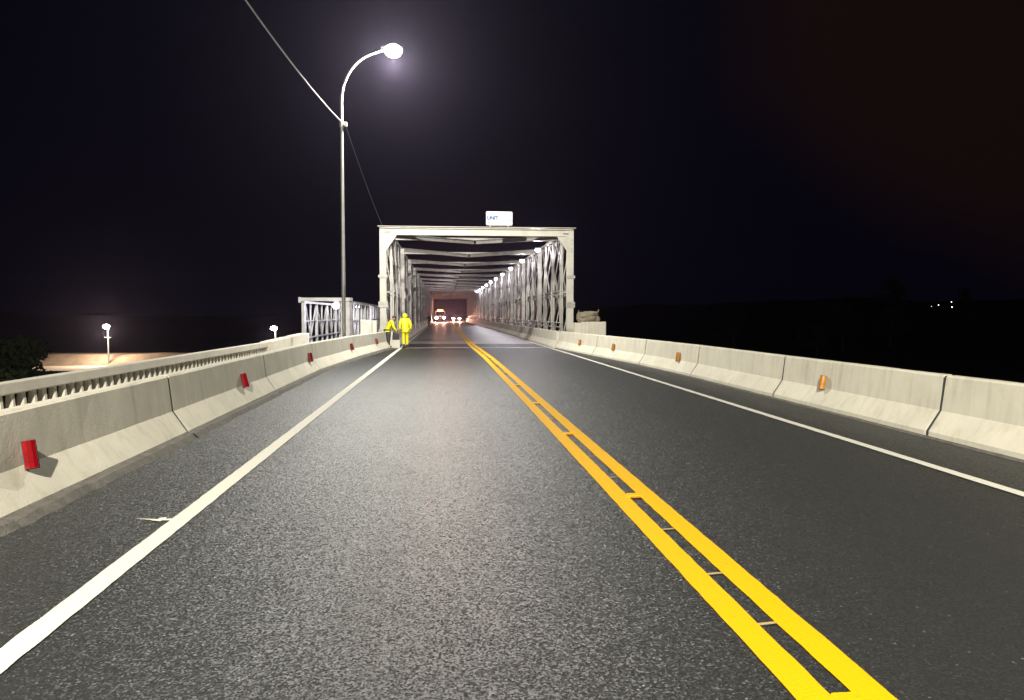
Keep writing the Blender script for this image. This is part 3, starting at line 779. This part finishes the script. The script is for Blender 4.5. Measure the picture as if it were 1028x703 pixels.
# tiny lights of the far right hill
for k, (px, py, lab) in enumerate(((879,304,'leftmost of the tiny distant lights on the right hill'), (914,308.5,'tiny distant light second from left on the right hill'),
                                 (935,308,'lower of the middle pair of distant lights'), (942,306.5,'upper of the middle pair of distant lights'),
                                 (955,303.3,'upper of the rightmost two distant lights'), (955.5,308.5,'brightest distant light, lower of the rightmost two'))):
    Y = 245.0
    ps, th = R(5.25), R(2.71)
    fw = Vector((math.sin(ps)*math.cos(th), math.cos(ps)*math.cos(th), -math.sin(th))); rt = Vector((math.cos(ps), -math.sin(ps), 0)); up = rt.cross(fw)
    d = fw + rt*((px-514)/750) - up*((py-351.5)/750); p = Vector((0,0,1.6)) + d*(Y/d.y)
    g = ground_z(p.x, p.y)
    t = empty('distant_lamp', (p.x, p.y, min(g, p.z - 2.5))); tag(t, lab, 'lamp', 'distant lights on the right hill')
    hh = p.z - t.location.z
    MB().tube([(0,0,-.5),(0,0,hh)], .09, 6).build('pole', M_DARK, t)
    MB().ball((0,-.1,hh), .20 if k in (1,5) else .15, 1).build('lens', M_DOT, t)

# ================================================================== people
def skin(name, pts, edges, m, parent, root=0, sub=2):
    me = bpy.data.meshes.new(name); me.from_pydata([p[:3] for p in pts], edges, []); me.materials.append(m)
    o = bpy.data.objects.new(name, me); COL.objects.link(o); o.parent = parent
    sk = o.modifiers.new('skin', 'SKIN'); sk.use_smooth_shade = True
    if not me.skin_vertices: me.attributes  # layer is made by the modifier in bpy; fall through
    lay = me.skin_vertices[0].data if me.skin_vertices else None
    if lay is None:
        bm = bmesh.new(); bm.from_mesh(me); bm.verts.layers.skin.verify(); bm.to_mesh(me); bm.free(); lay = me.skin_vertices[0].data
    for i, p in enumerate(pts):
        r = p[3]; lay[i].radius = r if isinstance(r, tuple) else (r, r); lay[i].use_root = (i == root)
    ss = o.modifiers.new('sub', 'SUBSURF'); ss.levels = sub; ss.render_levels = sub
    return o
def person(loc, rz, label, jacket, legs, bend=0, reach=None, step=.06, hood=True, s=1.0):
    """faces local +Y"""
    t = empty('person', loc, rz); tag(t, label, 'person', 'people on the bridge'); t.scale = (s, s, s)
    pv = Vector((0, 0, .96)); rot = Matrix.Rotation(-R(bend), 3, 'X')
    def U(x, y, z): return pv + rot @ (Vector((x, y, z)) - pv)        # upper body point after the bend
    def pt(v, r): return (v[0], v[1], v[2], r)
    sh, el, wr = {}, {}, {}
    for q in (-1, 1):
        sh[q] = U(q*.19, 0, 1.41)
        if reach:
            wr[q] = Vector(reach) + Vector((q*.12, 0, 0)); el[q] = (sh[q] + wr[q])/2 + Vector((q*.07, -.06, -.03))
        else:
            el[q] = U(q*.26, -.04, 1.14); wr[q] = U(q*.27, .08, .90)
    head, top = U(0, .03, 1.60), U(0, .03, 1.70)
    hip = {q: Vector((q*.09, 0, .92)) for q in (-1, 1)}; knee = {q: Vector((q*.09, q*step*.6 + .03, .50)) for q in (-1, 1)}
    ank = {q: Vector((q*.085, q*step*1.6, .09)) for q in (-1, 1)}; toe = {q: ank[q] + Vector((q*.02, .16, -.05)) for q in (-1, 1)}
    P = [pt(pv, (.13,.10)), pt(U(0,0,1.15), (.125,.095)), pt(U(0,0,1.36), (.15,.10)), pt(U(0,.0,1.49), .055), pt(U(0,.02,1.555), .075), pt(head, (.082,.098)), pt(top, (.06,.07))]
    E = [(0,1),(1,2),(2,3),(3,4),(4,5),(5,6)]
    P.append(pt(U(0,.125,1.585), .016)); E.append((5, 7))                                            # nose
    for q in (-1, 1):
        P.append(pt(U(q*.085, .02, 1.59), .018)); E.append((5, len(P)-1))                            # ear
        i = len(P); d = (wr[q]-el[q]).normalized(); sd = d.orthogonal().normalized(); sd2 = d.cross(sd)
        P += [pt(sh[q], .06), pt(el[q], .045), pt(wr[q], .030), pt(wr[q] + d*.07, (.04,.022))]; E += [(2,i),(i,i+1),(i+1,i+2),(i+2,i+3)]
        for f in range(4):
            j = len(P); off = sd*(f-1.5)*.02; ln = (.075,.085,.08,.06)[f]
            P += [pt(wr[q] + d*(.08 + ln*.5) + off, .0095), pt(wr[q] + d*(.08 + ln) + off + sd2*.02, .008)]; E += [(i+3, j), (j, j+1)]
        j = len(P); P += [pt(wr[q] + d*.06 + sd*.045, .010), pt(wr[q] + d*.10 + sd*.055 + sd2*.015, .009)]; E += [(i+3, j), (j, j+1)]
        i = len(P); P += [pt(hip[q], .085), pt(knee[q], .058), pt(ank[q], .042), pt(toe[q], (.04,.03))]; E += [(0,i),(i,i+1),(i+1,i+2),(i+2,i+3)]
    skin('body', P, E, M_SKIN, t)
    e = MB()
    for q in (-1, 1): e.ball(U(q*.034, .118, 1.61), .012, 1)
    e.build('eyes', M_HAIR, t)
    J = [pt(pv + Vector((0,0,-.10)), (.20,.15)), pt(pv + Vector((0,0,.02)), (.19,.145)), pt(U(0,0,1.16), (.19,.145)), pt(U(0,0,1.36), (.205,.15)), pt(U(0,0,1.46), (.12,.10))]
    JE = [(0,1),(1,2),(2,3),(3,4)]
    for q in (-1, 1):
        i = len(J); J += [pt(sh[q], .088), pt(el[q], .074), pt(wr[q] - (wr[q]-el[q])*.08, .058)]; JE += [(3,i),(i,i+1),(i+1,i+2)]
    skin('jacket', J, JE, jacket, t, root=1)
    T = [pt(Vector((0,0,.93)), (.15,.125))]; TE = []
    for q in (-1, 1):
        i = len(T); T += [pt(hip[q] + Vector((0,0,-.06)), .108), pt(knee[q], .083), pt(ank[q] + Vector((0,0,.04)), .072)]; TE += [(0,i),(i,i+1),(i+1,i+2)]
    skin('trousers', T, TE, legs, t)
    for q in (-1, 1):
        skin('boot', [pt(ank[q] + Vector((0,0,.14)), .062), pt(ank[q] + Vector((0,-.02,-.03)), (.055,.055)), pt(toe[q] + Vector((0,.02,.01)), (.062,.052))], [(0,1),(1,2)], M_BLACK, t, root=1)
    if hood:
        mb = MB(); mb.ball((0,0,0), (.125, .135, .155), 3)
        bmesh.ops.delete(mb.bm, geom=[v for v in mb.bm.verts if v.co.y > .085 and v.co.z < .10], context='VERTS')
        hd = mb.build('hood', jacket, t, smooth=True); hd.location = U(0, .01, 1.60); hd.rotation_euler = (-R(bend), 0, 0)
        sd = hd.modifiers.new('thick', 'SOLIDIFY'); sd.thickness = .012
    else:
        mb = MB(); mb.ball((0,0,0), (.098, .112, .118), 3)
        bmesh.ops.delete(mb.bm, geom=[v for v in mb.bm.verts if v.co.z < -.02 and v.co.y > -.02 or v.co.z < -.06], context='VERTS')
        hd = mb.build('hair', M_HAIR, t, smooth=True); hd.location = U(0, .02, 1.64); hd.rotation_euler = (-R(bend), 0, 0)
    return t
person((-1.80, 35.9, .005), R(8), 'person in yellow rain suit with the hood up, standing on the left edge line', M_HIVIS, M_HIVIS, bend=20, step=.03, s=.98)
person((-2.72, 36.5, .0), R(-80), 'person in yellow rain jacket bending over the barrier gap beside the portal post', M_HIVIS, M_NAVY, bend=32, reach=(0, .52, .78), hood=False, s=.95)
person((-1.85, 98.0, .005), R(170), 'person in dark clothes standing far inside the bridge by the left barriers', M_NAVY, M_NAVY, bend=3, hood=False, s=.95)
# dark tool bag the bending worker handles
t = empty('tool_bag', (-2.22, 35.95, 0)); tag(t, 'dark tool bag hanging in the gap between barriers by the bending worker', 'bag')
t.location = (-2.26, 36.0, 0)
mb = MB(); mb.prism([(-.17,.40),(.17,.36),(.15,.62),(.05,.68),(-.14,.78)], 'y', -.1, .1); mb.build('body', M_BLACK, t, bevel=.03)
mb = MB(); mb.tube([(-.1,0,.72),(-.08,0,.86),(.06,0,.84),(.08,0,.64)], .014, 6); mb.build('handle', M_DARK, t)
MB().box(-.2, .2, -.14, .14, 0, .395).build('crate', M_CONCD, t, bevel=.02)

# ================================================================== vehicles at the far end
def wheels(t, pos, r, w):
    for x, y in pos:
        wl = MB().tube([(-w/2,0,0),(w/2,0,0)], r, 18).build('wheel', M_BLACK, t, bevel=.02); wl.location = (x, y, r)
        MB().tube([(-w/2-.01,0,0),(w/2+.01,0,0)], r*.55, 14).build('rim', M_STEEL, wl)
def headlamp(t, x, y, z, watts, col):
    MB().ball((x, y, z), (.28, .09, .24), 2).build('headlight', M_HEAD, t, smooth=True)
    ld = bpy.data.lights.new('headlight_beam', 'SPOT'); ld.energy = watts; ld.color = col; ld.shadow_soft_size = .1; ld.spot_size = R(70); ld.spot_blend = .7
    lo = bpy.data.objects.new('headlight_beam', ld); COL.objects.link(lo); lo.parent = t; lo.location = (x, y - .12, z); lo.rotation_euler = (R(86), 0, R(180))
t = empty('truck', (-.66, 160, .0)); tag(t, 'pale truck with amber beacon bar and headlights on, in the far left lane', 'truck')
MB().prism([(0,.55),(0,1.15),(.9,1.28),(1.5,2.35),(2.9,2.4),(2.9,.55)], 'x', -.98, .98).build('cab', M_TRUCK, t, bevel=.05)
MB().prism([(.93,1.36),(1.42,2.24),(1.44,2.24),(.95,1.36)], 'x', -.86, .86).build('windscreen', M_GLASS, t).location = (0, -.03, .02)
MB().box(-1.1, 1.1, 3.0, 7.4, .8, 2.3).build('cargo_body', M_TRUCK, t, bevel=.04)
MB().box(-1.02, 1.02, -.12, 0.0, .45, .72).build('bumper', M_DARK, t, bevel=.02)
MB().box(-.55, .55, -.03, .02, .78, 1.1).build('grille', M_DARK, t)
MB().box(-.55, .55, 1.75, 1.95, 2.42, 2.62).build('beacon_bar', M_BEACON, t, bevel=.02)
ld = bpy.data.lights.new('beacon_light', 'POINT'); ld.energy = 900; ld.color = (1.0,.34,.18); ld.shadow_soft_size = .2
lo = bpy.data.objects.new('beacon_light', ld); COL.objects.link(lo); lo.parent = t; lo.location = (0, 1.6, 2.9)
wheels(t, [(-.86,.75),(.86,.75),(-.9,5.9),(.9,5.9)], .45, .28)
for x in (-.80, .80): headlamp(t, x, -.04, .93, 8000, (1.0,.46,.34))
t = empty('car', (3.0, 172, .0)); tag(t, 'dark car with headlights on, in the right lane at the far bridge end', 'car')
MB().prism([(0,.35),(0,.72),(1.2,.95),(4.3,.98),(4.4,.4)], 'x', -.88, .88).build('body', M_CAR, t, bevel=.06)
MB().prism([(1.1,.95),(1.8,1.45),(3.3,1.48),(4.1,.98)], 'x', -.78, .78).build('cabin', M_GLASS, t, bevel=.05)
MB().box(-.5, .5, -.02, .02, .45, .62).build('grille', M_DARK, t)
wheels(t, [(-.78,.85),(.78,.85),(-.78,3.5),(.78,3.5)], .33, .22)
for x in (-.70, .70): headlamp(t, x, -.02, .68, 7000, (1.0,.44,.32))

# ================================================================== thin purplish mist added to give the lamps a halo
if HALO_HAZE > 0:
    hz = MB().box(-805, 805, -305, 1205, -13.5, 60).build('halo_haze', M_DARK)
    m = bpy.data.materials.new('halo_haze'); m.use_nodes = True; nt = m.node_tree; nt.nodes.clear()
    out = nt.nodes.new('ShaderNodeOutputMaterial'); pv = nt.nodes.new('ShaderNodeVolumePrincipled')
    pv.inputs['Density'].default_value = HALO_HAZE; pv.inputs['Color'].default_value = (.74, .66, 1.0, 1); pv.inputs['Anisotropy'].default_value = .82
    nt.links.new(pv.outputs[0], out.inputs['Volume'])
    hz.data.materials.clear(); hz.data.materials.append(m); tag(hz, kind='stuff')
